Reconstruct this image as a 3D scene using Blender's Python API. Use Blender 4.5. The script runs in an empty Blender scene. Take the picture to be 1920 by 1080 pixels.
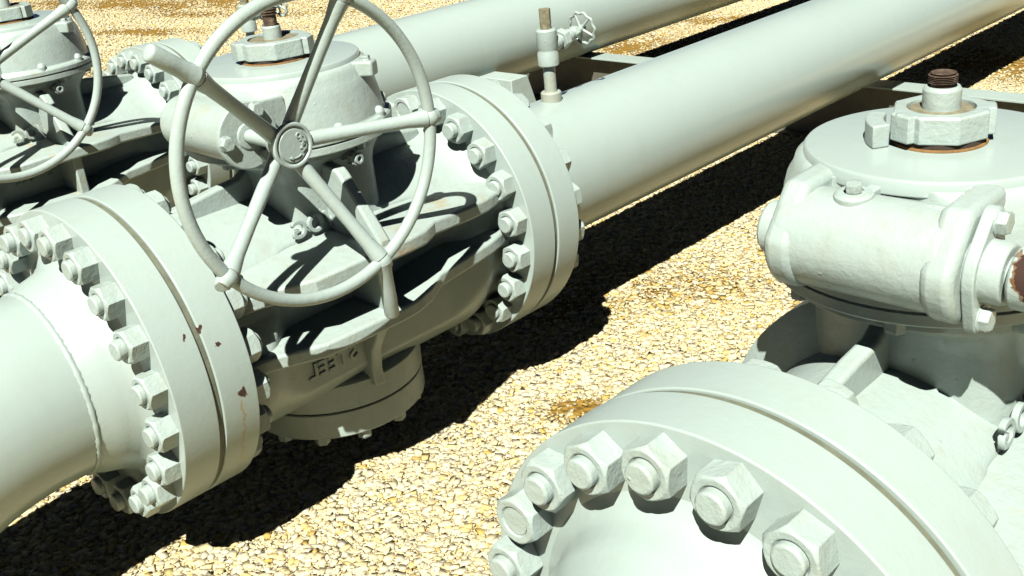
import bpy, bmesh, math, random
import numpy as np
from mathutils import Vector, Matrix
R_ = math.radians
pi = math.pi
scene = bpy.context.scene
COL = scene.collection

# ------------------------------------------------------------------ camera
cam_d = bpy.data.cameras.new('camera'); cam = bpy.data.objects.new('camera', cam_d); COL.objects.link(cam)
cam_d.sensor_width = 36.0; cam_d.lens = 38.06; cam_d.clip_start = 0.05; cam_d.clip_end = 500
pit, yaw, rol = 0.41832640, -0.80044562, -0.10398224
fw = Vector((math.sin(yaw)*math.cos(pit), math.cos(yaw)*math.cos(pit), -math.sin(pit)))
rt = Vector((math.cos(yaw), -math.sin(yaw), 0)); up = rt.cross(fw)
r2 = rt*math.cos(rol) + up*math.sin(rol); u2 = -rt*math.sin(rol) + up*math.cos(rol)
m = Matrix(((r2.x, u2.x, -fw.x, 3.0336), (r2.y, u2.y, -fw.y, -2.5887), (r2.z, u2.z, -fw.z, 1.4347), (0, 0, 0, 1)))
cam.matrix_world = m
scene.camera = cam

# ------------------------------------------------------------------ light
SUN = Vector((0.40, -0.64, 1.0)).normalized()
elev = math.asin(SUN.z); azim = math.atan2(SUN.x, SUN.y)
w = bpy.data.worlds.new("World"); scene.world = w; w.use_nodes = True
nt = w.node_tree; bg = nt.nodes['Background']
sky = nt.nodes.new('ShaderNodeTexSky'); sky.sky_type = 'NISHITA'; sky.sun_disc = False
sky.sun_elevation = elev; sky.sun_rotation = azim; sky.dust_density = 0.0; sky.air_density = 0.05; sky.ozone_density = 0.0
nt.links.new(sky.outputs['Color'], bg.inputs['Color']); bg.inputs['Strength'].default_value = 0.05
sd = bpy.data.lights.new('sun', 'SUN'); sd.energy = 5.0; sd.angle = R_(0.5); sd.color = (1.0, 0.96, 0.88)
so = bpy.data.objects.new('sun', sd); COL.objects.link(so)
so.rotation_euler = SUN.to_track_quat('Z', 'Y').to_euler()
scene.view_settings.view_transform = 'Standard'; scene.view_settings.look = 'None'
scene.view_settings.exposure = 1.79; scene.view_settings.gamma = 1.0

scene.cycles.diffuse_bounces = 1; scene.cycles.glossy_bounces = 2; scene.cycles.max_bounces = 4
rnd = random.Random(7)
# ------------------------------------------------------------------ materials
def nd(nt, t, **k):
    n = nt.nodes.new(t)
    for a, b in k.items(): setattr(n, a, b)
    return n
def mathn(nt, op, a, b=None, clamp=False):
    n = nd(nt, 'ShaderNodeMath', operation=op, use_clamp=clamp)
    for i, v in enumerate((a, b)):
        if v is None: continue
        if isinstance(v, (int, float)): n.inputs[i].default_value = v
        else: nt.links.new(v, n.inputs[i])
    return n.outputs[0]
def noise(nt, vec, scale, detail=3.0, rough=0.5):
    n = nd(nt, 'ShaderNodeTexNoise'); n.inputs['Scale'].default_value = scale
    n.inputs['Detail'].default_value = detail; n.inputs['Roughness'].default_value = rough
    nt.links.new(vec, n.inputs['Vector']); return n.outputs['Fac']
def ramp(nt, fac, stops):
    r = nd(nt, 'ShaderNodeValToRGB'); nt.links.new(fac, r.inputs['Fac'])
    e = r.color_ramp.elements
    while len(e) < len(stops): e.new(0.5)
    for i, (p, c) in enumerate(stops):
        e[i].position = p; e[i].color = c if len(c) == 4 else (*c, 1)
    return r.outputs['Color']
def mix(nt, fac, a, b):
    n = nd(nt, 'ShaderNodeMix', data_type='RGBA')
    if isinstance(fac, (int, float)): n.inputs['Factor'].default_value = fac
    else: nt.links.new(fac, n.inputs['Factor'])
    for i, v in ((6, a), (7, b)):
        if isinstance(v, tuple): n.inputs[i].default_value = (*v, 1) if len(v) == 3 else v
        else: nt.links.new(v, n.inputs[i])
    return n.outputs[2]
PAINT = (0.194, 0.241, 0.226)
def paint_mat(name, cast=0.3, rough=0.34, chips=(), chip_amt=0.0, dirt=0.25, streaks=(), stain=0.0):
    mt = bpy.data.materials.new(name); mt.use_nodes = True
    nt = mt.node_tree; b = nt.nodes['Principled BSDF']
    geo = nd(nt, 'ShaderNodeNewGeometry'); P = geo.outputs['Position']
    n1 = noise(nt, P, 2.3, 4, 0.6); n2 = noise(nt, P, 17.0, 5, 0.65)
    base = mix(nt, mathn(nt, 'MULTIPLY', n1, 0.9), PAINT, (PAINT[0]*0.90, PAINT[1]*0.91, PAINT[2]*0.88))
    dm = ramp(nt, n2, [(0.52, (0, 0, 0)), (0.80, (1, 1, 1))])
    base = mix(nt, mathn(nt, 'MULTIPLY', dm, dirt), base, (0.14, 0.138, 0.09))
    mp = nd(nt, 'ShaderNodeMapping'); mp.inputs['Scale'].default_value = (9, 9, 1.3); nt.links.new(P, mp.inputs['Vector'])
    run = ramp(nt, noise(nt, mp.outputs[0], 2.2, 4, 0.6), [(0.50, (0, 0, 0)), (0.72, (1, 1, 1))])
    base = mix(nt, mathn(nt, 'MULTIPLY', run, 0.35*dirt+0.06), base, (0.15, 0.155, 0.105))
    if stain > 0:
        st = ramp(nt, mathn(nt, 'MULTIPLY', noise(nt, P, 5.0, 5, 0.7), noise(nt, P, 2.1, 2, 0.5)), [(0.33, (0, 0, 0)), (0.42, (1, 1, 1))])
        base = mix(nt, mathn(nt, 'MULTIPLY', st, stain), base, (0.19, 0.13, 0.035))
    rr = None
    mask = None
    if chip_amt > 0:
        n3 = noise(nt, P, 9.0, 6, 0.7); n4 = noise(nt, P, 1.7, 1, 0.5)
        k = mathn(nt, 'MULTIPLY', n3, n4)
        mask = ramp(nt, k, [(chip_amt, (0, 0, 0)), (chip_amt+0.012, (1, 1, 1))])
    nz = nd(nt, 'ShaderNodeTexNoise'); nz.inputs['Scale'].default_value = 48; nz.inputs['Detail'].default_value = 3
    nt.links.new(P, nz.inputs['Vector'])
    off = nd(nt, 'ShaderNodeVectorMath', operation='SCALE'); nt.links.new(nz.outputs['Color'], off.inputs[0]); off.inputs['Scale'].default_value = 0.045
    pw = nd(nt, 'ShaderNodeVectorMath', operation='ADD'); nt.links.new(P, pw.inputs[0]); nt.links.new(off.outputs[0], pw.inputs[1])
    for (x, y, z, r) in chips:
        d = nd(nt, 'ShaderNodeVectorMath', operation='DISTANCE'); nt.links.new(pw.outputs[0], d.inputs[0])
        d.inputs[1].default_value = (x+0.0225, y+0.0225, z+0.0225)
        base = mix(nt, mathn(nt, 'MULTIPLY', mathn(nt, 'LESS_THAN', d.outputs['Value'], r*1.10), 0.8), base, (0.075, 0.032, 0.006))
        mk = mathn(nt, 'LESS_THAN', d.outputs['Value'], r*0.92)
        mask = mk if mask is None else mathn(nt, 'MAXIMUM', mask, mk)
    for (x, y, z0, z1, wd) in streaks:     # rust run below a chip
        sx = nd(nt, 'ShaderNodeSeparateXYZ'); nt.links.new(pw.outputs[0], sx.inputs[0])
        a = mathn(nt, 'ABSOLUTE', mathn(nt, 'SUBTRACT', sx.outputs[1], y+0.0225))
        a = mathn(nt, 'LESS_THAN', a, wd)
        c = mathn(nt, 'MULTIPLY', mathn(nt, 'LESS_THAN', sx.outputs[2], z1), mathn(nt, 'GREATER_THAN', sx.outputs[2], z0))
        c = mathn(nt, 'MULTIPLY', c, mathn(nt, 'GREATER_THAN', sx.outputs[0], x))
        base = mix(nt, mathn(nt, 'MULTIPLY', mathn(nt, 'MULTIPLY', a, c), 0.6), base, (0.19, 0.125, 0.03))
    if mask is not None:
        base = mix(nt, mask, base, (0.018, 0.006, 0.003))
        rr = mathn(nt, 'ADD', mathn(nt, 'MULTIPLY', mask, 0.5), rough)
    rv = mathn(nt, 'ADD', mathn(nt, 'MULTIPLY', n2, 0.18), rough-0.06) if rr is None else rr
    nt.links.new(base, b.inputs['Base Color']); nt.links.new(rv, b.inputs['Roughness'])
    # casting / brush texture
    fine = noise(nt, P, 120.0, 4, 0.6); mid = noise(nt, P, 46.0, 4, 0.6)
    vor = nd(nt, 'ShaderNodeTexVoronoi'); vor.inputs['Scale'].default_value = 26.0; nt.links.new(P, vor.inputs['Vector'])
    blob = ramp(nt, vor.outputs['Distance'], [(0.0, (1, 1, 1)), (0.13, (0, 0, 0))])
    sel = mathn(nt, 'GREATER_THAN', noise(nt, P, 13.0, 2), 0.60)
    h = mathn(nt, 'ADD', mathn(nt, 'MULTIPLY', fine, 0.35), mid)
    h = mathn(nt, 'ADD', h, mathn(nt, 'MULTIPLY', mathn(nt, 'MULTIPLY', blob, sel), 0.9))
    bp = nd(nt, 'ShaderNodeBump'); bp.inputs['Strength'].default_value = cast; bp.inputs['Distance'].default_value = 0.004
    nt.links.new(h, bp.inputs['Height'])
    bev = nd(nt, 'ShaderNodeBevel', samples=4); bev.inputs['Radius'].default_value = 0.004
    nt.links.new(bev.outputs[0], bp.inputs['Normal'])
    nt.links.new(bp.outputs[0], b.inputs['Normal'])
    b.inputs['Specular IOR Level'].default_value = 0.4
    return mt
def plain(name, col, rough=0.7, var=0.3, scale=30, bump=0.4, metal=0.0):
    mt = bpy.data.materials.new(name); mt.use_nodes = True
    nt = mt.node_tree; b = nt.nodes['Principled BSDF']
    geo = nd(nt, 'ShaderNodeNewGeometry'); P = geo.outputs['Position']
    n = noise(nt, P, scale, 5, 0.65)
    c = mix(nt, ramp(nt, n, [(0.35, (0, 0, 0)), (0.7, (1, 1, 1))]), col, tuple(v*(1-var) for v in col))
    nt.links.new(c, b.inputs['Base Color']); b.inputs['Roughness'].default_value = rough
    b.inputs['Metallic'].default_value = metal
    bp = nd(nt, 'ShaderNodeBump'); bp.inputs['Strength'].default_value = bump; bp.inputs['Distance'].default_value = 0.004
    nt.links.new(n, bp.inputs['Height']); nt.links.new(bp.outputs[0], b.inputs['Normal'])
    return mt
def rusty_mat(name):
    mt = bpy.data.materials.new(name); mt.use_nodes = True
    nt = mt.node_tree; b = nt.nodes['Principled BSDF']
    geo = nd(nt, 'ShaderNodeNewGeometry'); P = geo.outputs['Position']
    n = noise(nt, P, 45, 5, 0.7); n2 = noise(nt, P, 22, 3)
    c = ramp(nt, n, [(0.34, (0.008, 0.005, 0.003)), (0.52, (0.038, 0.021, 0.009)), (0.74, (0.15, 0.125, 0.08))])
    nt.links.new(c, b.inputs['Base Color']); b.inputs['Roughness'].default_value = 0.85
    bp = nd(nt, 'ShaderNodeBump'); bp.inputs['Strength'].default_value = 1.0; bp.inputs['Distance'].default_value = 0.004
    nt.links.new(n, bp.inputs['Height']); nt.links.new(bp.outputs[0], b.inputs['Normal'])
    return mt
PIPE = paint_mat('pipe_paint', cast=0.08, rough=0.20, dirt=0.08)
FLG = paint_mat('flange_paint', cast=0.16, rough=0.36, dirt=0.10,
    chips=[(0.499, -1.250, -0.030, 0.016), (0.461, -1.360, 0.193, 0.009), (0.462, -1.311, 0.190, 0.011), (0.481, -1.276, 0.135, 0.008)],
    streaks=[(0.40, -1.254, -0.26, -0.03, 0.004)])
CAST = paint_mat('cast_paint', cast=0.42, rough=0.34, dirt=0.35, stain=0.25, chips=[(2.500, -0.99, 0.296, 0.028), (2.47, -1.03, 0.30, 0.02)])
CASTR = paint_mat('cast_paint_rust_stained', cast=0.55, rough=0.38, dirt=0.45, stain=0.6)
NUTM = paint_mat('nut_paint', cast=0.7, rough=0.32, dirt=0.35, chip_amt=0.475)
WHEELM = paint_mat('wheel_paint', cast=0.3, rough=0.30, dirt=0.15, chip_amt=0.452)
SHAFTM = paint_mat('chipped_shaft_paint', cast=0.5, rough=0.4, chips=[(2.510, -0.895, 0.665, 0.046), (2.53, -0.90, 0.62, 0.042), (2.485, -0.89, 0.685, 0.028), (2.50, -0.905, 0.645, 0.030)])
RUST = rusty_mat('rusty_steel')
GREASE = plain('dried_grease', (0.14, 0.13, 0.08), 0.6, 0.55, 60)
GAP_SHADE = plain('gap_shade', (0.075, 0.085, 0.055), 0.8, 0.4, 20)  # dark olive colour painted in for the shade inside the flange gaps
SEAL = plain('rusty_gap', (0.02, 0.012, 0.005), 0.9, 0.6, 50)
ORANGE = plain('orange_rust', (0.13, 0.065, 0.012), 0.85, 0.5, 60)
BLOCKM = paint_mat('saddle_paint', cast=0.3, rough=0.5, dirt=0.4)

# ------------------------------------------------------------------ mesh builder
class MB:
    def __init__(s): s.v = []; s.f = []
    def add(s, vs, fs, M=None):
        o = len(s.v)
        if M is not None: vs = [M @ Vector(v) for v in vs]
        s.v += [tuple(v) for v in vs]; s.f += [tuple(i+o for i in f) for f in fs]
        return s
    def box(s, x0, x1, y0, y1, z0, z1, M=None):
        vs = [(x, y, z) for x in (x0, x1) for y in (y0, y1) for z in (z0, z1)]
        fs = [(0, 1, 3, 2), (4, 6, 7, 5), (0, 4, 5, 1), (2, 3, 7, 6), (0, 2, 6, 4), (1, 5, 7, 3)]
        return s.add(vs, fs, M)
    def lathe(s, prof, n=64, M=None, closed=False):
        """prof: list of (radius, height) about local Z"""
        vs, fs = [], []; idx = []
        for (r, z) in prof:
            if r < 1e-6: idx.append([len(vs)]*n); vs.append((0, 0, z))
            else:
                idx.append(list(range(len(vs), len(vs)+n)))
                vs += [(r*math.cos(2*pi*i/n), r*math.sin(2*pi*i/n), z) for i in range(n)]
        rng = range(len(prof)) if closed else range(len(prof)-1)
        for k in rng:
            a, b = idx[k], idx[(k+1) % len(prof)]
            for i in range(n):
                j = (i+1) % n
                q = [a[i], a[j], b[j], b[i]]; u = []
                for t in q:
                    if t not in u: u.append(t)
                if len(u) > 2: fs.append(u)
        return s.add(vs, fs, M)
    def prism(s, poly, h0, h1, M=None):
        """poly in local XY, extruded in local Z"""
        n = len(poly)
        vs = [(x, y, h0) for x, y in poly] + [(x, y, h1) for x, y in poly]
        fs = [tuple(range(n-1, -1, -1)), tuple(range(n, 2*n))] + [(i, (i+1) % n, (i+1) % n+n, i+n) for i in range(n)]
        return s.add(vs, fs, M)
    def tube(s, pts, rads, n=20, cap=True):
        pts = [Vector(p) for p in pts]; N = len(pts)
        if isinstance(rads, (int, float)): rads = [rads]*N
        T = []
        for i in range(N):
            a = pts[max(i-1, 0)]; b = pts[min(i+1, N-1)]; T.append((b-a).normalized())
        ref = Vector((0, 0, 1)) if abs(T[0].z) < 0.9 else Vector((1, 0, 0))
        U = (ref - T[0]*ref.dot(T[0])).normalized(); vs = []; fs = []
        for i in range(N):
            U = (U - T[i]*U.dot(T[i])).normalized(); W = T[i].cross(U)
            for k in range(n):
                a = 2*pi*k/n; vs.append(pts[i] + (U*math.cos(a)+W*math.sin(a))*rads[i])
        for i in range(N-1):
            for k in range(n):
                j = (k+1) % n; fs.append((i*n+k, i*n+j, (i+1)*n+j, (i+1)*n+k))
        if cap: fs += [tuple(range(n-1, -1, -1)), tuple((N-1)*n+k for k in range(n))]
        return s.add(vs, fs)
    def torus(s, R, r, M=None, n=72, k=16):
        vs = [((R+r*math.cos(2*pi*j/k))*math.cos(2*pi*i/n), (R+r*math.cos(2*pi*j/k))*math.sin(2*pi*i/n), r*math.sin(2*pi*j/k)) for i in range(n) for j in range(k)]
        fs = [(i*k+j, ((i+1) % n)*k+j, ((i+1) % n)*k+(j+1) % k, i*k+(j+1) % k) for i in range(n) for j in range(k)]
        return s.add(vs, fs, M)
    def ball(s, c, r, sx=(1, 1, 1), n=16, k=10):
        prof = [(r*math.sin(pi*i/k), -r*math.cos(pi*i/k)) for i in range(k+1)]
        prof[0] = (0, -r); prof[-1] = (0, r)
        return s.lathe(prof, n, Matrix.Translation(Vector(c)) @ Matrix.Diagonal((*sx, 1)))
    def mesh(s, name, mats, smooth=35):
        me = bpy.data.meshes.new(name); me.from_pydata(s.v, [], s.f)
        bm = bmesh.new(); bm.from_mesh(me); bmesh.ops.recalc_face_normals(bm, faces=bm.faces); bm.to_mesh(me); bm.free()
        for mt in (mats if isinstance(mats, (list, tuple)) else [mats]): me.materials.append(mt)
        if smooth:
            me.shade_smooth(); me.set_sharp_from_angle(angle=R_(smooth))
        return me
    def obj(s, name, mats, parent=None, smooth=35, bevel=0, M=None):
        return link(name, s.mesh(name, mats, smooth), parent, bevel, M)
def link(name, me, parent=None, bevel=0, M=None):
    o = bpy.data.objects.new(name, me); COL.objects.link(o)
    if parent is not None: o.parent = parent
    if M is not None: o.matrix_basis = M
    if bevel:
        b = o.modifiers.new('bevel', 'BEVEL'); b.width = bevel; b.segments = 3; b.limit_method = 'ANGLE'; b.angle_limit = R_(38)
    return o
def thing(name, label, cat, loc, group=None):
    o = bpy.data.objects.new(name, None); COL.objects.link(o); o.location = loc
    o.empty_display_size = 0.1
    o['label'] = label; o['category'] = cat
    if group: o['group'] = group
    return o
def tag(o, label=None, cat=None, group=None, kind=None):
    for k, v in (('label', label), ('category', cat), ('group', group), ('kind', kind)):
        if v: o[k] = v
    return o
TR = Matrix.Translation
AX_Y = Matrix.Rotation(-pi/2, 4, 'X')      # local Z -> +Y
AX_Yn = Matrix.Rotation(pi/2, 4, 'X')      # local Z -> -Y
AX_X = Matrix.Rotation(pi/2, 4, 'Y')       # local Z -> +X
AX_Xn = Matrix.Rotation(-pi/2, 4, 'Y')
def hull2(pts):
    pts = sorted(set(pts))
    def half(ps):
        h = []
        for p in ps:
            while len(h) > 1 and (h[-1][0]-h[-2][0])*(p[1]-h[-2][1]) - (h[-1][1]-h[-2][1])*(p[0]-h[-2][0]) <= 0: h.pop()
            h.append(p)
        return h
    a = half(pts); b = half(pts[::-1]); return a[:-1]+b[:-1]
def circ(cx, cy, r, n=32, a0=0, a1=2*pi): return [(cx+r*math.cos(a0+(a1-a0)*i/n), cy+r*math.sin(a0+(a1-a0)*i/n)) for i in range(n)]

# ------------------------------------------------------------------ nuts
def nut_mesh(name, ac=0.109, h=0.055, stud=0.029, stud_h=0.016, flush=False):
    """heavy hex nut with the stud end in it, lying along local Z from z = 0"""
    mb = MB(); n = 48; Rc = ac/2; ap = Rc*math.cos(pi/6)
    def hexr(a):
        t = (a % (pi/3)) - pi/6; return ap/math.cos(t)
    rings = []
    for zz, fn in ((0, lambda a: hexr(a)), (h, None), (h, lambda a: ap*0.95), (h-0.001, lambda a: stud+0.004), (h-0.006, lambda a: stud)):
        ring = []
        for i in range(n):
            a = 2*pi*i/n
            if fn is None: r = hexr(a); z = h-0.003-(r-ap)*0.75
            else: r = fn(a); z = zz
            ring.append((r*math.cos(a), r*math.sin(a), z))
        rings.append(ring)
    if flush: rings.append([(stud*math.cos(2*pi*i/n), stud*math.sin(2*pi*i/n), h-0.004) for i in range(n)])
    else:
        for r, z in ((stud, h+stud_h-0.004), (stud-0.004, h+stud_h)):
            rings.append([(r*math.cos(2*pi*i/n), r*math.sin(2*pi*i/n), z) for i in range(n)])
    zt = rings[-1][0][2]
    rings.append([(0.004*math.cos(2*pi*i/n), 0.004*math.sin(2*pi*i/n), zt) for i in range(n)])
    vs = [p for r in rings for p in r]; fs = []
    for k in range(len(rings)-1):
        for i in range(n):
            j = (i+1) % n; fs.append((k*n+i, k*n+j, (k+1)*n+j, (k+1)*n+i))
    fs.append(tuple((len(rings)-1)*n+i for i in range(n)))
    mb.add(vs, fs); return mb.mesh(name, NUTM, 24)
NUT = [nut_mesh('nut'), nut_mesh('nut', stud_h=0.024), nut_mesh('nut', stud_h=0.010), nut_mesh('nut', flush=True)]
HEX = None
def hexbolt_mesh(r=0.022, h=0.018, mat=None, washer=True):
    mb = MB(); poly = [(r*math.cos(pi/3*i), r*math.sin(pi/3*i)) for i in range(6)]
    if washer: mb.lathe([(r*1.12, 0), (r*1.12, 0.003), (r*0.9, 0.004)], 24)
    mb.prism(poly, 0.0, h*0.85); mb.prism([(x*0.93, y*0.93) for x, y in poly], h*0.85, h)
    return mb.mesh('bolt', mat or NUTM, 30)
def nuts_on(parent, cx, y, cz, facing, rad=0.435, n=20, big=None):
    """ring of nuts on a flange face; facing -1 looks to -Y"""
    base = AX_Yn if facing < 0 else AX_Y
    for k in range(n):
        a = R_(9+18*k)
        i = rnd.choices([0, 1, 2, 3], [5, 3, 2, 0.7])[0]
        M = TR((cx+rad*math.cos(a), y, cz+rad*math.sin(a))) @ base @ Matrix.Rotation(rnd.uniform(0, pi/3), 4, 'Z')
        link('nut', NUT[i], parent, 0, M)
def flange_disc(name, cx, y0, y1, cz, R, rin, parent, mat=None, hubr=None, gapside=0):
    """one flange ring between y0 and y1 about the pipe axis, raised face on gapside (+1 at y1, -1 at y0)"""
    e = 0.0025
    prof = [(rin, y0), (R-e, y0), (R, y0+e), (R, y1-e), (R-e, y1), (rin, y1)]
    if gapside > 0: prof = prof[:-1] + [(R*0.93, y1), (R*0.93, y1+0.009), (rin, y1+0.009)]
    if gapside < 0: prof = [(rin, y0-0.009), (R*0.93, y0-0.009), (R*0.93, y0)] + prof[1:]
    mb = MB(); mb.lathe([(r, z) for r, z in prof], 160, TR((cx, 0, cz)) @ AX_Y, closed=True)
    return mb.obj(name, mat or FLG, parent, 30)

# ------------------------------------------------------------------ lettering
def text_mesh(s, size, depth, mat, mirror='x', bold=0.0):
    c = bpy.data.curves.new('lettering', 'FONT'); c.body = s; c.size = size; c.extrude = depth; c.align_x = 'CENTER'; c.align_y = 'CENTER'
    c.offset = bold; c.bevel_depth = 0.0008; c.space_character = 1.1
    o = bpy.data.objects.new('lettering', c); COL.objects.link(o)
    bpy.context.view_layer.update()
    me = bpy.data.meshes.new_from_object(o.evaluated_get(bpy.context.evaluated_depsgraph_get()))
    bpy.data.objects.remove(o)
    S = {'x': (-1, 1, 1, 1), 'y': (1, -1, 1, 1), '': (1, 1, 1, 1)}[mirror]
    me.transform(Matrix.Diagonal(S)); me.flip_normals() if mirror else None
    me.materials.clear(); me.materials.append(mat); return me
def frame(o, right, upv):
    r = Vector(right).normalized(); n = r.cross(Vector(upv)).normalized(); u = n.cross(r)
    return Matrix(((r.x, u.x, n.x, o[0]), (r.y, u.y, n.y, o[1]), (r.z, u.z, n.z, o[2]), (0, 0, 0, 1)))

# ------------------------------------------------------------------ handwheel
def make_handwheel(parent, xr, y, z, R, xh, angs, pegs):
    """spoked wheel with its axis along X: rim plane at xr, hub face at xh"""
    hw = MB()
    M = TR((xr, y, z)) @ AX_X
    # rim (very slightly out of true)
    n = 96; pts = []
    wheel = hw.torus(R, 0.0185, M, 96, 18).obj('handwheel', WHEELM, parent, 60)
    def P(x, r, a): return Vector((x, y+r*math.cos(a), z+r*math.sin(a)))
    for a in angs:
        a = R_(a); sp = MB()
        p0 = P(xh-0.036, 0.040, a); p1 = P(xr-0.004, R-0.01, a)
        pp = [p0.lerp(p1, t) for t in (0, .1, .3, .6, .85, .95, 1.0)]
        sp.tube(pp, [0.024, 0.0225, 0.021, 0.0195, 0.021, 0.026, 0.028], 20)
        sp.ball(P(xr, R+0.002, a), 0.0285, (1, 1, 1), 18, 12)
        e = P(xr+0.004, R+0.034, a); sp.tube([P(xr, R, a), P(xr, R+0.03, a), e], [0.027, 0.0225, 0.018], 20)
        sp.obj('spoke', WHEELM, wheel, 60)
    for (a, xe, re, ae) in pegs:
        pg = MB(); p0 = P(xr, R, R_(a)); p1 = P(xe, re, R_(ae)); d = (p1-p0).normalized()
        pg.tube([p0, p0+d*0.04, p0.lerp(p1, .5), p1-d*0.008, p1-d*0.003, p1], [0.030, 0.0235, 0.0235, 0.0235, 0.0215, 0.017], 20)
        pg.obj('handle_bar', WHEELM, wheel, 60)
    hb = MB()
    hb.lathe([(0, -0.095), (0.03, -0.095), (0.042, -0.07), (0.050, -0.035), (0.060, -0.018), (0.0665, -0.012), (0.0665, 0), (0.0635, 0.004), (0.057, 0.004), (0.054, -0.001), (0.049, -0.001), (0.047, 0.002), (0, 0.002)], 72, TR((xh, y, z)) @ AX_X)
    hub = hb.obj('hub', WHEELM, wheel, 30)
    # raised OPEN lettering (seen the wrong way round) and an arrow
    for ch, a, rot in (('O', 50, -25), ('P', 26, -35), ('E', 2, -45), ('N', -24, -60)):
        me = text_mesh(ch, 0.022, 0.0015, WHEELM, 'y', 0.0006)
        f = frame((xh+0.0025, y+0.034*math.cos(R_(a)), z+0.034*math.sin(R_(a))), (0, 1, 0), (0, 0, 1)) @ Matrix.Rotation(R_(rot), 4, 'Z')
        link('raised_letter', me, hub, 0, f)
    ar = MB(); arc = [(0.036*math.cos(R_(t)), 0.036*math.sin(R_(t))) for t in range(-110, -54, 6)]
    ar.tube([(xh+0.003, y+u, z+v) for u, v in arc], 0.0022, 8)
    ar.prism([(0.036*math.cos(R_(-116))-0.006, 0.036*math.sin(R_(-116))), (-0.011, -0.028), (-0.009, -0.041)], 0, 0.0035, frame((xh+0.002, y, z), (0, 1, 0), (0, 0, 1)))
    ar.obj('raised_arrow', WHEELM, hub, 40)
    return wheel

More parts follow.
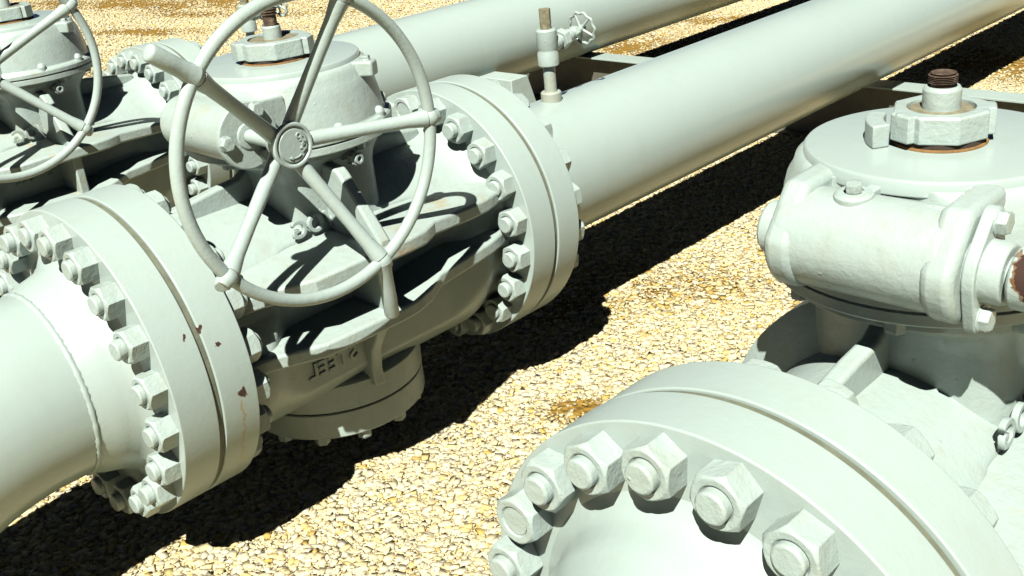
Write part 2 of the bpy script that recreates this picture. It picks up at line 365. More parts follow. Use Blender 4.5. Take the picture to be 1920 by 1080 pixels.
# ------------------------------------------------------------------ valve
BOLT_S = hexbolt_mesh(0.016, 0.015); BOLT_M = hexbolt_mesh(0.022, 0.02); BOLT_L = hexbolt_mesh(0.027, 0.034)
def make_valve(label, X, Y, Z, y_in, y_out, hw, gb):
    """valve between flange faces y_in .. y_out (outer faces), stem at (X, Y), pipe axis height Z"""
    v = thing('gate_valve', label, 'valve', (0, 0, 0), 'gearbox operated valves on the pipes')
    v.location = (X, Y, Z-0.6)
    off = -Vector(v.location)
    inv = TR(off)
    root = v
    def O(mb, name, mat, parent=root, smooth=35, bevel=0):
        o = mb.obj(name, mat, parent, smooth, bevel)
        if parent is root: o.matrix_basis = inv
        return o
    th = 0.119; R = 0.5
    f1 = flange_disc('flange', X, y_in, y_in+th, Z, R, 0.25, root, gapside=-1); f1.matrix_basis = inv
    f2 = flange_disc('flange', X, y_out-th, y_out, Z, R, 0.25, root, gapside=1); f2.matrix_basis = inv
    nuts_on(f1, X, y_in+th, Z, 1); nuts_on(f2, X, y_out-th, Z, -1)
    # --- body casting
    a0, a1 = y_in+th, y_out-th; L = a1-a0
    mb = MB(); ns, na = 64, 224; vs = []; fs = []
    def rad(t):                                   # t 0..1 along the barrel
        e = min(t, 1-t)
        q = max(0.0, min(1.0, (e-0.385)/0.055)); q = q*q*(3-2*q)
        r = 0.334 + 0.106*q
        if e < 0.11: r += 0.050*(1-e/0.11)**2
        return r
    for i in range(ns+1):
        t = i/ns; yy = a0-0.004 + (L+0.008)*t; r = rad(t); e_ = min(t, 1-t)
        for k in range(na):
            th_ = 2*pi*k/na; c, s_ = math.cos(th_), math.sin(th_)
            dn = max(0.0, min(1.0, 0.5-s_*2.2))
            rl = r+dn*(0.405-r)*min(1.0, e_/0.10)
            x, z = rl*c, rl*s_
            e = min(t, 1-t); qc = max(0.0, min(1.0, (e-0.10)/0.14)); qc = qc*qc*(3-2*qc)
            lim = 0.385-(0.085 if z > -0.03 else 0.062)*qc
            q = max(0.0, min(1.0, (e-0.08)/0.21)); q = q*q*(3-2*q)
            wl = 0.40+(0.238-0.40)*q + 0.10*max(0, 0.26-z)*q
            lim_ = lim if z < 0.185 else min(lim, wl)
            x = min(lim_, x)
            zc = 0.402-0.020*q; z = min(z, zc) if z < zc+0.03 else zc
            z = max(z, -0.35)
            vs.append((X+x, yy, Z+z))
    for i in range(ns):
        for k in range(na):
            j = (k+1) % na; fs.append((i*na+k, i*na+j, (i+1)*na+j, (i+1)*na+k))
    mb.add(vs, fs)
    O(mb, 'body', CAST, smooth=50)
    ym = (a0+a1)/2
    # horizontal ribs right round the barrel (both sides)
    for sgn in (1,):
        for (zr, tk, wmax) in ((0.160, 0.050, 0.502), (-0.062, 0.048, 0.494)):
            rb = MB()
            out = [(0.372, a0+0.002), (0.392, a0+0.03), (0.408, a0+0.12), (0.442, a0+0.19), (wmax-0.012, a0+0.27), (wmax, Y-0.16), (wmax+0.004, Y-0.02), (wmax+0.004, Y+0.04), (wmax-0.004, Y+0.11),
                   (0.455, Y+0.19), (0.448, a1-0.24), (0.430, a1-0.14), (0.396, a1-0.04), (0.376, a1-0.002)]
            poly = [(x, y) for x, y in out] + [(0.30, a1-0.002), (0.30, a0+0.002)]
            n = len(poly)
            # thickness tapers: the rib lifts a little toward the flanges
            lo = []; hi = []
            for (x, y) in poly:
                dz = -0.020*min(1, abs(y-Y)/0.5)**2 if zr > 0.1 else 0.045*max(0, min(1, (y-Y-0.02)/0.24))-0.006*max(0, min(1, (Y-y-0.1)/0.4))
                lo.append((X+sgn*x, y, Z+zr+dz)); hi.append((X+sgn*x, y, Z+zr+tk+dz))
            # bridge as quads across so non-planar ends stay clean
            m_ = len(out); base = [(X+sgn*0.30, y) for x, y in out]
            vs = []; fs = []
            for i, (x, y) in enumerate(out):
                dz = lo[i][2]
                vs += [(X+sgn*0.20, y, dz), lo[i], hi[i], (X+sgn*0.20, y, hi[i][2]+0.022)]
            for i in range(m_-1):
                for q in range(4):
                    r_ = (q+1) % 4; fs.append((i*4+q, i*4+r_, (i+1)*4+r_, (i+1)*4+q))
            fs += [(0, 1, 2, 3), ((m_-1)*4+3, (m_-1)*4+2, (m_-1)*4+1, (m_-1)*4)]
            rb.add(vs, fs)
            O(rb, 'rib', CASTR, smooth=25, bevel=0.009)
        # upright rib joining them, running down to the bottom ledge, and the gusset up to the neck
        ur = MB()
        prof = [(0.22, -0.33), (0.345, -0.335), (0.340, -0.28), (0.352, -0.20), (0.40, -0.12), (0.468, -0.06), (0.478, 0.0), (0.478, 0.17), (0.22, 0.17)]
        ur.prism([(sgn*a, b) for a, b in prof], -0.024, 0.020, TR((X, Y-0.05, Z)) @ AX_Yn)
        O(ur, 'web', CAST, smooth=25, bevel=0.008)
        gu = MB(); prof = [(0.20, 0.46), (0.315, 0.44), (0.332, 0.425), (0.488, 0.228), (0.490, 0.20), (0.20, 0.19)]
        gu.prism([(sgn*a, b) for a, b in prof], -0.024, 0.020, TR((X, Y-0.05, Z)) @ AX_Yn)
        O(gu, 'gusset', CAST, smooth=25, bevel=0.009)
    # gussets on top, along the pipe axis
    for sgn in (1, -1):
        g2 = MB(); e = a0 if sgn < 0 else a1
        prof = [(Y+sgn*0.17, 0.45), (Y+sgn*0.235, 0.412), (Y+sgn*0.32, 0.404), (e-sgn*0.05, 0.372), (e-sgn*0.05, 0.26), (Y+sgn*0.17, 0.26)]
        g2.prism([(p[0], p[1]) for p in prof], -0.02, 0.022, Matrix(((0, 0, 1, X-0.012), (1, 0, 0, 0), (0, 1, 0, Z), (0, 0, 0, 1))))
        O(g2, 'gusset', CAST, smooth=25, bevel=0.01)
    # neck
    nk = MB(); na2 = 120; lev = [(0.12, .243, .195, 5), (0.30, .240, .190, 5), (0.395, .238, .190, 5), (0.43, .242, .198, 5), (0.452, .255, .232, 3.5), (0.466, .276, .272, 2.4), (0.476, .294, .294, 2), (0.497, .294, .294, 2)]
    vs = []
    for (z, hx, hy, p_) in lev:
        for k in range(na2):
            a = 2*pi*k/na2; c, s_ = math.cos(a), math.sin(a)
            pp = p_ if c > 0 else 2.0
            d = (abs(c)**pp+abs(s_)**pp)**(-1.0/pp); vs.append((X+hx*d*c, Y+hy*d*s_, Z+z))
    nk.add(vs, [(i*na2+k, i*na2+(k+1) % na2, (i+1)*na2+(k+1) % na2, (i+1)*na2+k) for i in range(len(lev)-1) for k in range(na2)] + [tuple((len(lev)-1)*na2+k for k in range(na2))])
    O(nk, 'neck', CAST, smooth=40)
    # grease fitting on the neck
    for (fa, fz) in ((4, 0.452),):
        gf = MB(); gf.tube([(0.24, 0, 0), (0.30, 0, 0.012)], 0.014, 16)
        gf.prism([(0.026*math.cos(pi/3*i), 0.026*math.sin(pi/3*i)) for i in range(6)], 0.295, 0.318, AX_X)
        gf.lathe([(0.017, 0.317), (0.017, 0.330), (0.009, 0.330), (0.009, 0.318), (0, 0.318)], 20, AX_X)
        gf.v = [tuple((TR((X, Y, Z+fz)) @ Matrix.Rotation(R_(fa), 4, 'Z')) @ Vector(p)) for p in gf.v]
        O(gf, 'grease_fitting', NUTM, smooth=30)
    # bottom closure
    bt = MB(); bt.lathe([(0.26, -0.15), (0.275, -0.25), (0.285, -0.290), (0.318, -0.300), (0.326, -0.307), (0.326, -0.398), (0.322, -0.402), (0, -0.402)], 96, TR((X, Y, Z)))
    O(bt, 'bottom_flange', CASTR, smooth=40)
    gp = MB(); gp.lathe([(0.314, -0.401), (0.314, -0.409)], 64, TR((X, Y, Z))); O(gp, 'gasket_gap_ring', SEAL)
    bc = MB(); bc.lathe([(0, -0.4075), (0.320, -0.4075), (0.324, -0.411), (0.324, -0.500), (0.319, -0.505), (0, -0.505)], 96, TR((X, Y, Z)))
    c_ = O(bc, 'bottom_cover', CASTR, smooth=40)
    for k in range(12):
        a = R_(10+30*k)
        link('bolt', BOLT_L, c_, 0, TR((X+0.285*math.cos(a), Y+0.285*math.sin(a), Z-0.504)) @ Matrix.Rotation(pi, 4, 'X') @ Matrix.Rotation(a, 4, 'Z'))
    # cast lettering, reading the wrong way round as in the photograph
    for s, org, upv, size in (('WOG', (X+0.249, Y-0.120, Z+0.268), (-0.08, 0, 1), 0.078), ('STEEL', (X+0.326, Y-0.21, Z-0.180), (0.0, 0, 1), 0.072), ('STEEL', (X+0.302, Y-0.20, Z+0.085), (0, 0, 1), 0.062)):
        me = text_mesh(s, size, 0.006 if s == 'WOG' else 0.003, CAST, 'x', 0.0015)
        o = link('cast_lettering', me, root, 0, inv @ frame(org, (0, 1, 0), upv))
    # --- gearbox
    gz = gb['z']; wy = gb['wy']; wz = gb['wz']; wr = gb['wr']; x0, x1 = gb['x0'], gb['x1']; rt_ = gb['rt']; rb_ = gb['rb']
    base = MB()
    base.lathe([(0, 0.499), (rb_+0.018, 0.499), (rb_+0.022, 0.503), (rb_+0.022, 0.5245), (rb_+0.016, 0.5265), (rb_+0.016, 0.530), (rb_+0.024, 0.532), (rb_+0.024, 0.548), (rb_+0.018, 0.556), (rb_+0.004, 0.560), (rb_-0.006, 0.575)], 128, TR((X, Y, Z)))
    gear = O(base, 'gearbox', CAST, smooth=30)
    hs = MB()
    pr = gb['pr']
    hs.lathe([(rb_+0.002, 0.556), (rb_-0.004, 0.60), (rt_+0.006, 0.665), (rt_, 0.69), (rt_-0.012, 0.712), (0.5*(rt_+pr), 0.728), (pr+0.002, 0.737), (pr-0.01, 0.738)], 128, TR((X, Y, Z)))
    if gb.get('lugs'): hs.v = [(a_, max(b_, Y-0.242), c_) for a_, b_, c_ in hs.v]
    hs.obj('gear_housing', CAST, gear, 50)
    tp = MB(); tp.lathe([(0.085, gz-0.03), (pr, gz-0.03), (pr, gz-0.006), (pr-0.004, gz-0.001), (pr-0.01, gz), (0.06, gz)], 128, TR((X, Y, Z)))
    tp.obj('top_plate', PIPE, gear, 40)
    # worm housing along X
    wh = MB()
    wh.lathe([(0, x0), (wr-0.012, x0), (wr-0.003, x0+0.006), (wr, x0+0.02), (wr, x1), (0, x1)], 64, TR((X, wy, wz)) @ AX_X)
    # saddle of metal between the worm barrel and the gear housing
    poly = hull2(circ(wy, wz, wr*0.985, 40) + [(Y-0.17, Z+0.700), (Y-0.15, Z+0.56)])
    Mx = Matrix(((0, 0, 1, X), (1, 0, 0, 0), (0, 1, 0, 0), (0, 0, 0, 1)))
    wh.prism(poly, x0+0.015, x1-0.006, Mx)
    wh.obj('worm_housing', CAST, gear, 35, 0.006)
    if gb.get('lugs'):
        for (lx0, lx1, ext) in gb['lugs']:
            lg = MB(); r_ = wr+ext
            yf = -0.335+Y
            poly = [(Y-0.18, Z+gz-0.004), (yf+0.03, Z+gz-0.008)] + circ(yf+0.022, Z+gz-0.030, 0.022, 8, pi/2, pi) + [(yf, Z+0.70), (yf-0.004, Z+0.66)]
            poly += [(wy+(wr+0.008)*math.cos(a_), wz+(wr+0.008)*math.sin(a_)) for a_ in [R_(t_) for t_ in range(168, 275, 8)]] + [(Y-0.16, Z+0.535), (Y-0.10, Z+0.56)]
            poly = hull2(poly)
            lg.prism(poly, lx0, lx1, Mx)
            lg.obj('housing_lug', CAST, gear, 35, 0.016)
        pl = MB(); pl.lathe([(0.036, -0.01), (0.036, 0.004), (0.030, 0.009), (0.018, 0.010)], 32)
        pl.prism([(0.016*math.cos(pi/3*i), 0.016*math.sin(pi/3*i)) for i in range(6)], 0.008, 0.026)
        pl.obj('filler_plug', NUTM, gear, 30, 0, TR((X-0.022, wy-0.006, wz+wr-0.001)) @ Matrix.Rotation(R_(4), 4, 'X'))
        pl = MB(); pl.box(-0.012, 0.012, 0, 0.10, -0.02, 0.014); pl.obj('rib', CAST, gear, 30, 0.005, TR((X-0.005, wy-0.005, Z+gz-0.030)))
        st = MB(); st.lathe([(0.10, 0), (0.14, 0), (0.14, 0.040), (0.10, 0.040)], 48, closed=True); 
        # stop block: short arc beside the stem nut
        sb = MB(); arc = [(0.140*math.cos(R_(t)), 0.140*math.sin(R_(t))) for t in range(186, 236, 6)] + [(0.105*math.cos(R_(t)), 0.105*math.sin(R_(t))) for t in range(234, 185, -6)]
        sb.prism(arc, 0, 0.046, TR((X, Y, Z+gz))); sb.obj('stop_block', CAST, gear, 30, 0.003)
    # end cap (left) and bearing cover (right)
    ec = MB(); ec.lathe([(0, x0-0.050), (0.046, x0-0.050), (0.053, x0-0.043), (0.053, x0-0.022), (0.046, x0-0.019), (0.046, x0-0.010), (0.064, x0-0.008), (0.068, x0+0.004)], 48, TR((X, wy, wz)) @ AX_X)
    ec.obj('end_cap', CAST, gear, 30)
    cv = MB(); xc = gb['xc']; cr = gb['cr']; rot = gb['crot']; hb_ = gb['holes']
    if hb_ == 2:
        poly = hull2(circ(0, 0, cr*0.74, 36) + circ(0, cr*0.92, cr*0.30, 20) + circ(0, -cr*0.92, cr*0.30, 20))
    else: poly = circ(0, 0, cr, 64)
    Mc = TR((X+xc, wy, wz)) @ Matrix.Rotation(R_(rot), 4, 'X') @ Matrix(((0, 0, 1, 0), (1, 0, 0, 0), (0, 1, 0, 0), (0, 0, 0, 1)))
    cv.prism(poly, 0, 0.022, Mc)
    if x1 < xc: cv.lathe([(cr*0.7, x1-xc), (cr*0.7, 0.002)], 40, Mc)
    cv.lathe([(cr*0.62, 0.020), (cr*0.60, 0.050), (cr*0.57, 0.058), (0, 0.058)] if hb_ == 2 else [(0.040, 0.02), (0.040, 0.026), (0.022, 0.028)], 40, Mc)
    co = cv.obj('bearing_cover', CAST, gear, 30, 0.003)
    for k in range(hb_):
        a = (pi/2+pi*k) if hb_ == 2 else R_(62+120*k)
        rr = cr*0.92 if hb_ == 2 else cr*0.80
        link('bolt', BOLT_M, co, 0, Mc @ TR((rr*math.cos(a), rr*math.sin(a), 0.021)))
    sh = MB()
    xs = hw['xh']-0.07 if hw else xc+0.30
    sr = gb['sr']
    sh.lathe([(sr, xc+0.02), (sr, xs), (0, xs)], 32, TR((X, wy, wz)) @ AX_X)
    if hb_ == 2: sh.lathe([(sr*0.9, xc+0.066), (0.052, xc+0.067), (0.056, xc+0.072), (0.056, xc+0.14), (0.05, xc+0.145), (sr*0.9, xc+0.146)], 40, TR((X, wy, wz)) @ AX_X)
    sh.obj('input_shaft', SHAFTM if hb_ == 2 else WHEELM, gear, 30)
    # button bolts round the skirt
    if gb.get('buttons'):
        for k in range(10):
            a = R_(-6+36*k); q = MB(); q.ball((0, 0, 0), 0.019, (1, 1, 1.05), 16, 10); q.tube([(0, 0, -0.02), (0, 0, 0.004)], 0.019, 16)
            q.obj('bolt', CAST, gear, 60, 0, TR((X+(rb_+0.004)*math.cos(a), Y+(rb_+0.004)*math.sin(a), Z+0.566)))
        # small lug with a hex bolt at the top edge
        a = R_(28); lx, ly = X+(rt_+0.010)*math.cos(a), Y+(rt_+0.010)*math.sin(a)
        lg = MB(); lg.box(-0.04, 0.032, -0.026, 0.026, -0.05, 0.0); lg.obj('housing_lug', CAST, gear, 30, 0.008, TR((lx, ly, Z+0.738)) @ Matrix.Rotation(a, 4, 'Z'))
        link('bolt', BOLT_S, gear, 0, TR((lx+0.004, ly, Z+0.738)))
    for k in range(8):
        a = R_(12+45*k); link('bolt', BOLT_M, gear, 0, TR((X+0.292*math.cos(a), Y+0.292*math.sin(a), Z+0.499)) @ Matrix.Rotation(pi, 4, 'X') @ Matrix.Scale(1.4, 4, (0, 0, 1)))
    # stem nut, gland and spindle
    T = gz; kr = gb['nr']
    bs = MB(); bs.lathe([(kr*0.94, T-0.002), (kr*0.94, T+0.026), (0, T+0.026)], 64, TR((X, Y, Z))); bs.obj('stem_seal', [SEAL], gear, 30)
    rr = MB(); rr.torus(kr*0.955, 0.004, TR((X, Y, Z+T+0.001)), 64, 8); rr.obj('rust_ring', ORANGE, gear)
    nu = MB(); n8 = 8
    poly = []
    for i in range(n8):
        a = 2*pi*i/n8 + R_(gb['nrot']); poly.append((kr*1.03*math.cos(a), kr*1.03*math.sin(a)))
    # two square ears as on a locking nut
    outl = []
    for i in range(96):
        a = 2*pi*i/96; c8 = math.cos(pi/8)*kr*1.03/math.cos(((a-R_(gb['nrot'])) % (pi/4))-pi/8)
        ear = 0
        for e in (-115, 30): 
            d = abs((a-R_(e)+pi) % (2*pi)-pi)
            if d < 0.24: ear = kr*0.15
        r_ = c8+ear; outl.append((r_*math.cos(a), r_*math.sin(a)))
    z0, z1 = T+0.015, T+0.068
    ri = kr*0.70; ni = 96
    vs = [(x, y, z0) for x, y in outl] + [(x, y, z1-0.004) for x, y in outl] + [(x*0.965, y*0.965, z1) for x, y in outl] + [(ri*math.cos(2*pi*i/96), ri*math.sin(2*pi*i/96), z1) for i in range(96)] + [(ri*math.cos(2*pi*i/96), ri*math.sin(2*pi*i/96), z1-0.012) for i in range(96)]
    fs = [(k*96+i, k*96+(i+1) % 96, (k+1)*96+(i+1) % 96, (k+1)*96+i) for k in range(4) for i in range(96)] + [tuple(range(96))]
    nu.add(vs, fs, TR((X, Y, Z))); nut = nu.obj('stem_nut', NUTM, gear, 25)
    gd = MB(); gd.lathe([(ri+0.001, z1-0.011), (ri-0.006, z1-0.004), (0.03, z1-0.003)], 48, TR((X, Y, Z))); gd.obj('packing', GREASE, nut)
    cr_ = gb['sc']
    sc = MB(); sc.lathe([(cr_, z1-0.008), (cr_, z1+0.034), (cr_-0.004, z1+0.040), (0.028, z1+0.041), (0.024, z1+0.036)], 48, TR((X, Y, Z))); sc.obj('stem_collar', CASTR, nut, 30)
    spn = MB(); h = gb['sh']*1.1; prof = [(0.022, z1+0.034), (0.022, z1+0.03+h*0.5)]
    for k in range(5):
        zz = z1+0.03+h*0.5+k*h*0.1; prof += [(0.027, zz+0.002), (0.0275, zz+h*0.05), (0.021, zz+h*0.07)]
    prof += [(0.024, z1+0.034+h*0.98), (0.022, z1+0.03+h), (0, z1+0.03+h)]
    spn.lathe(prof, 24, TR((X, Y, Z))); spn.obj('spindle', RUST, nut, 30)
    if hw: make_handwheel(gear, hw['xr']+X, wy, wz, hw['R'], hw['xh']+X, hw['angs'], hw['pegs'])
    gear.matrix_basis = inv
    return v
GA = dict(pr=0.268, z=0.755, wy=-0.93, wz=0.62, wr=0.088, x0=-0.085, x1=0.262, rt=0.298, rb=0.322, xc=0.262, cr=0.100, crot=0, holes=3, sr=0.021, buttons=True, nr=0.118, nrot=10, sc=0.030, sh=0.075)
def fix(hw, X):  # hub position relative to stem
    return hw
v2 = make_valve('valve on the middle pipe whose large five spoke handwheel is in full view', 0.0, -0.60, 0.0, -1.3155, 0.119,
    dict(xr=0.611, xh=0.505, R=0.422, angs=(138.2, 66.5, -2.3, -66.8, -144.1), pegs=((138.2, 0.625, 0.566, 139.4), (-66.8, 0.565, 0.635, -71.0))), GA)
GB_ = dict(GA); GB_.update(wy=-0.85, wz=0.60)
v1 = make_valve('valve cut off by the left edge, its handwheel only half in view', -2.355, -0.50, -0.03, -1.2155, 0.219,
    dict(xr=0.64, xh=0.51, R=0.437, angs=(30.1, -45.6, 102, 174, -117.6), pegs=()), GB_)
GC = dict(pr=0.258, z=0.755, wy=-0.85, wz=0.636, wr=0.095, x0=-0.150, x1=0.17, rt=0.290, rb=0.302, xc=0.205, cr=0.092, crot=-14, holes=2, sr=0.034, nr=0.091, nrot=0, sc=0.036, sh=0.030,
    lugs=((-0.155, -0.098, 0.0), (0.145, 0.203, 0.0)))
v3 = make_valve('valve nearest on the right, with filler plug on its gearbox and chipped input shaft', 2.18, -0.553, 0.0, -1.248, 0.128,
    dict(xr=0.70, xh=0.60, R=0.422, angs=(100, 28, -44, -116, 172), pegs=()), GC)

# ------------------------------------------------------------------ pipes
def pipe_straight(label, X, Z, r, yf, y1, loc):
    """runs +Y from a flange whose mating face is at yf"""
    p = thing('pipe', label, 'pipe', loc, 'grey pipes'); inv = TR(-Vector(loc))
    f = flange_disc('flange', X, yf, yf+0.118, Z, 0.5, 0.2, p, gapside=-1); f.matrix_basis = inv
    nuts_on(f, X, yf+0.118, Z, 1)
    gk = MB(); gk.lathe([(0.3, yf-0.0165), (0.4935, yf-0.0165), (0.4935, yf-0.002), (0.3, yf-0.002)], 128, TR((X, 0, Z)) @ AX_Y); o = gk.obj('gasket_gap_ring', GAP_SHADE, p, 30); o.matrix_basis = inv  # added ring fills the flange gap; its dark colour stands for gap shade
    hb = MB(); hb.lathe([(0.375, yf+0.116), (0.352, yf+0.13), (0.335, yf+0.16), (0.305, yf+0.235), (r+0.001, yf+0.26), (r+0.001, yf+0.28)], 128, TR((X, 0, Z)) @ AX_Y)
    hb.torus(r+0.0005, 0.004, TR((X, yf+0.281, Z)) @ AX_Y, 128, 8)
    o = hb.obj('weld_neck', FLG, p, 40); o.matrix_basis = inv
    tb = MB(); tb.lathe([(r, yf+0.27), (r, y1), (r-0.012, y1), (r-0.012, y1-0.3)], 192, TR((X, 0, Z)) @ AX_Y)
    o = tb.obj('tube', PIPE, p, 40); o.matrix_basis = inv
    return p
def pipe_elbow(label, X, Z, r, yf, loc, run=0.14):
    """comes up from below and runs +Y to a flange whose mating face is at yf"""
    p = thing('pipe', label, 'pipe', loc, 'grey pipes'); inv = TR(-Vector(loc))
    f = flange_disc('flange', X, yf-0.118, yf, Z, 0.5, 0.2, p, gapside=1); f.matrix_basis = inv
    nuts_on(f, X, yf-0.118, Z, -1)
    gk = MB(); gk.lathe([(0.3, yf+0.002), (0.4935, yf+0.002), (0.4935, yf+0.0165), (0.3, yf+0.0165)], 128, TR((X, 0, Z)) @ AX_Y); o = gk.obj('gasket_gap_ring', GAP_SHADE, p, 30); o.matrix_basis = inv  # same dark ring, colouring the gap as if shaded
    y0 = yf-0.118
    hb = MB(); hb.lathe([(0.372, y0+0.002), (0.340, y0-0.012), (0.325, y0-0.035), (0.316, y0-0.065), (0.306, y0-0.10), (r+0.004, y0-0.13), (r+0.001, y0-run)], 128, TR((X, 0, Z)) @ AX_Y)
    # weld bead, slightly uneven
    n = 160; k = 10; vs = []
    for i in range(n):
        a = 2*pi*i/n; rr = 0.0062+0.0012*math.sin(i*2.9)+0.0008*math.sin(i*1.3)
        for j in range(k):
            b = 2*pi*j/k; q = r-0.0005+rr*math.cos(b); vs.append((X+q*math.cos(a), y0-run-0.002+rr*1.4*math.sin(b), Z+q*math.sin(a)))
    hb.add(vs, [(i*k+j, ((i+1) % n)*k+j, ((i+1) % n)*k+(j+1) % k, i*k+(j+1) % k) for i in range(n) for j in range(k)])
    o = hb.obj('weld_neck', FLG, p, 40); o.matrix_basis = inv
    RB = 0.88; ys = y0-run; pts = [(X, ys+0.01, Z), (X, ys-0.06, Z)]
    for i in range(1, 25):
        a = pi/2*i/24; pts.append((X, ys-0.06-RB*math.sin(a), Z-RB*(1-math.cos(a))))
    tb = MB(); tb.tube(pts, r, 128); o = tb.obj('tube', PIPE, p, 60); o.matrix_basis = inv
    return p
pipe_straight('long middle pipe running from its bolted flange to the upper right edge', 0, 0, 0.2885, 0.1375, 16, (0, 0.14, -0.6))
pipe_straight('farthest pipe, running behind the middle one along the top edge', -2.355, -0.034, 0.297, 0.2375, 16, (-2.355, 0.24, -0.63))
pipe_straight('pipe leaving the nearest valve, hidden behind its gearbox', 2.175, 0, 0.2885, 0.1465, 14, (2.175, 0.15, -0.6))
pipe_elbow('pipe end at the lower left edge with a ring weld beside its bolted flange', 0, 0, 0.2885, -1.334, (0, -1.34, -0.6))
pipe_elbow('pipe end at the bottom edge with the largest nuts on its flange', 2.175, 0, 0.2885, -1.2665, (2.175, -1.27, -0.6), 0.17)
pipe_elbow('pipe end feeding the valve at the left edge', -2.355, -0.034, 0.297, -1.234, (-2.355, -1.24, -0.63))

# ------------------------------------------------------------------ small vent valves on the pipes
def vent(label, X, Y, Z, s=1.0):
    v = thing('vent_valve', label, 'vent valve', (X, Y, Z), 'vent valves on the pipe tops')
    b = MB(); b.lathe([(0.034, -0.02), (0.034, 0.030), (0.030, 0.034), (0.020, 0.034), (0.020, 0.140), (0.0, 0.140)], 40); b.obj('riser', CAST, v, 30)
    b = MB(); b.lathe([(0.029, 0.118), (0.034, 0.121), (0.034, 0.160), (0.031, 0.166), (0.031, 0.172), (0.034, 0.178), (0.034, 0.232), (0.029, 0.237), (0.018, 0.237)], 40); b.obj('coupling', CAST, v, 30)
    b = MB(); b.lathe([(0.018, 0.236), (0.018, 0.252)], 24); b.lathe([(0.019, 0.251), (0.019, 0.30), (0, 0.30)], 7); b.obj('plug', GREASE, v, 20)
    b = MB(); MY = TR((0, 0, 0.178)) @ Matrix.Rotation(R_(8), 4, 'X') @ AX_Y
    b.lathe([(0.024, 0.02), (0.024, 0.052), (0.019, 0.055), (0.019, 0.065)], 28, MY)
    b.prism([(0.034*math.cos(pi/3*i+.3), 0.034*math.sin(pi/3*i+.3)) for i in range(6)], 0.062, 0.088, MY)
    b.lathe([(0.022, 0.088), (0.022, 0.112), (0.017, 0.115), (0.017, 0.130)], 28, MY)
    b.prism([(0.022*math.cos(pi/3*i), 0.022*math.sin(pi/3*i)) for i in range(6)], 0.128, 0.148, MY)
    b.lathe([(0.010, 0.146), (0.010, 0.186), (0, 0.186)], 16, MY); b.obj('bonnet', CAST, v, 25, 0.002)
    w = MB(); n = 60; vs = []; k = 8; Rw = 0.052
    for i in range(n):
        a = 2*pi*i/n; Rr = Rw+0.003*math.cos(10*a)
        for j in range(k):
            c = 2*pi*j/k; q = Rr+0.005*math.cos(c); vs.append((q*math.cos(a), q*math.sin(a), 0.178+0.005*math.sin(c)))
    w.add(vs, [(i*k+j, ((i+1) % n)*k+j, ((i+1) % n)*k+(j+1) % k, i*k+(j+1) % k) for i in range(n) for j in range(k)], MY)
    for i in range(5):
        a = 2*pi*i/5+0.5; w.tube([MY @ Vector((0, 0, 0.172)), MY @ Vector((Rw*math.cos(a), Rw*math.sin(a), 0.178))], [0.0055, 0.0042], 8)
    w.lathe([(0, 0.166), (0.012, 0.168), (0.012, 0.186), (0, 0.188)], 16, MY)
    w.obj('handwheel', CAST, v, 50)
    v.scale = (s, s, s)
    return v
vent('vent valve with its little wheel, standing on the middle pipe past the bolted flange', 0, 0.70, 0.284, 1.28)
vent('vent valve on the farthest pipe, seen through the top of the big handwheel', -2.355, 0.80, 0.258, 1.28)

# ------------------------------------------------------------------ steel beam and saddle under the pipes
bm_ = thing('steel_beam', 'grey steel beam lying on the ground under the pipes with a pale top edge', 'beam', (0, 3.58, -0.7))
inv = TR((0, -3.58, 0.7))
DARK = plain('shaded_steel', (0.07, 0.07, 0.05), 0.6, 0.4, 8)  # shade below the top flange, put into a darker steel colour
b = MB(); b.box(-4, 5, 3.50, 3.66, -0.335, -0.322); o = b.obj('top_flange', PIPE, bm_, 30, 0.002); o.matrix_basis = inv
b = MB(); b.box(-4, 5, 3.575, 3.587, -0.687, -0.336); o = b.obj('web', DARK, bm_, 30); o.matrix_basis = inv
b = MB(); b.box(-4, 5, 3.50, 3.66, -0.70, -0.688); o = b.obj('bottom_flange', DARK, bm_, 30); o.matrix_basis = inv
sad = MB(); sad.prism([(2.285, -0.70), (2.285, -0.172), (2.44, -0.172), (2.62, -0.70)], -0.30, 0.0, Matrix(((0, 0, 1, -1.80), (1, 0, 0, 0), (0, 1, 0, 0), (0, 0, 0, 1))))
o = sad.obj('pipe_saddle', BLOCKM, None, 30, 0.006)
tag(o, 'grey block with a sloping side under the farthest pipe', 'pipe support')

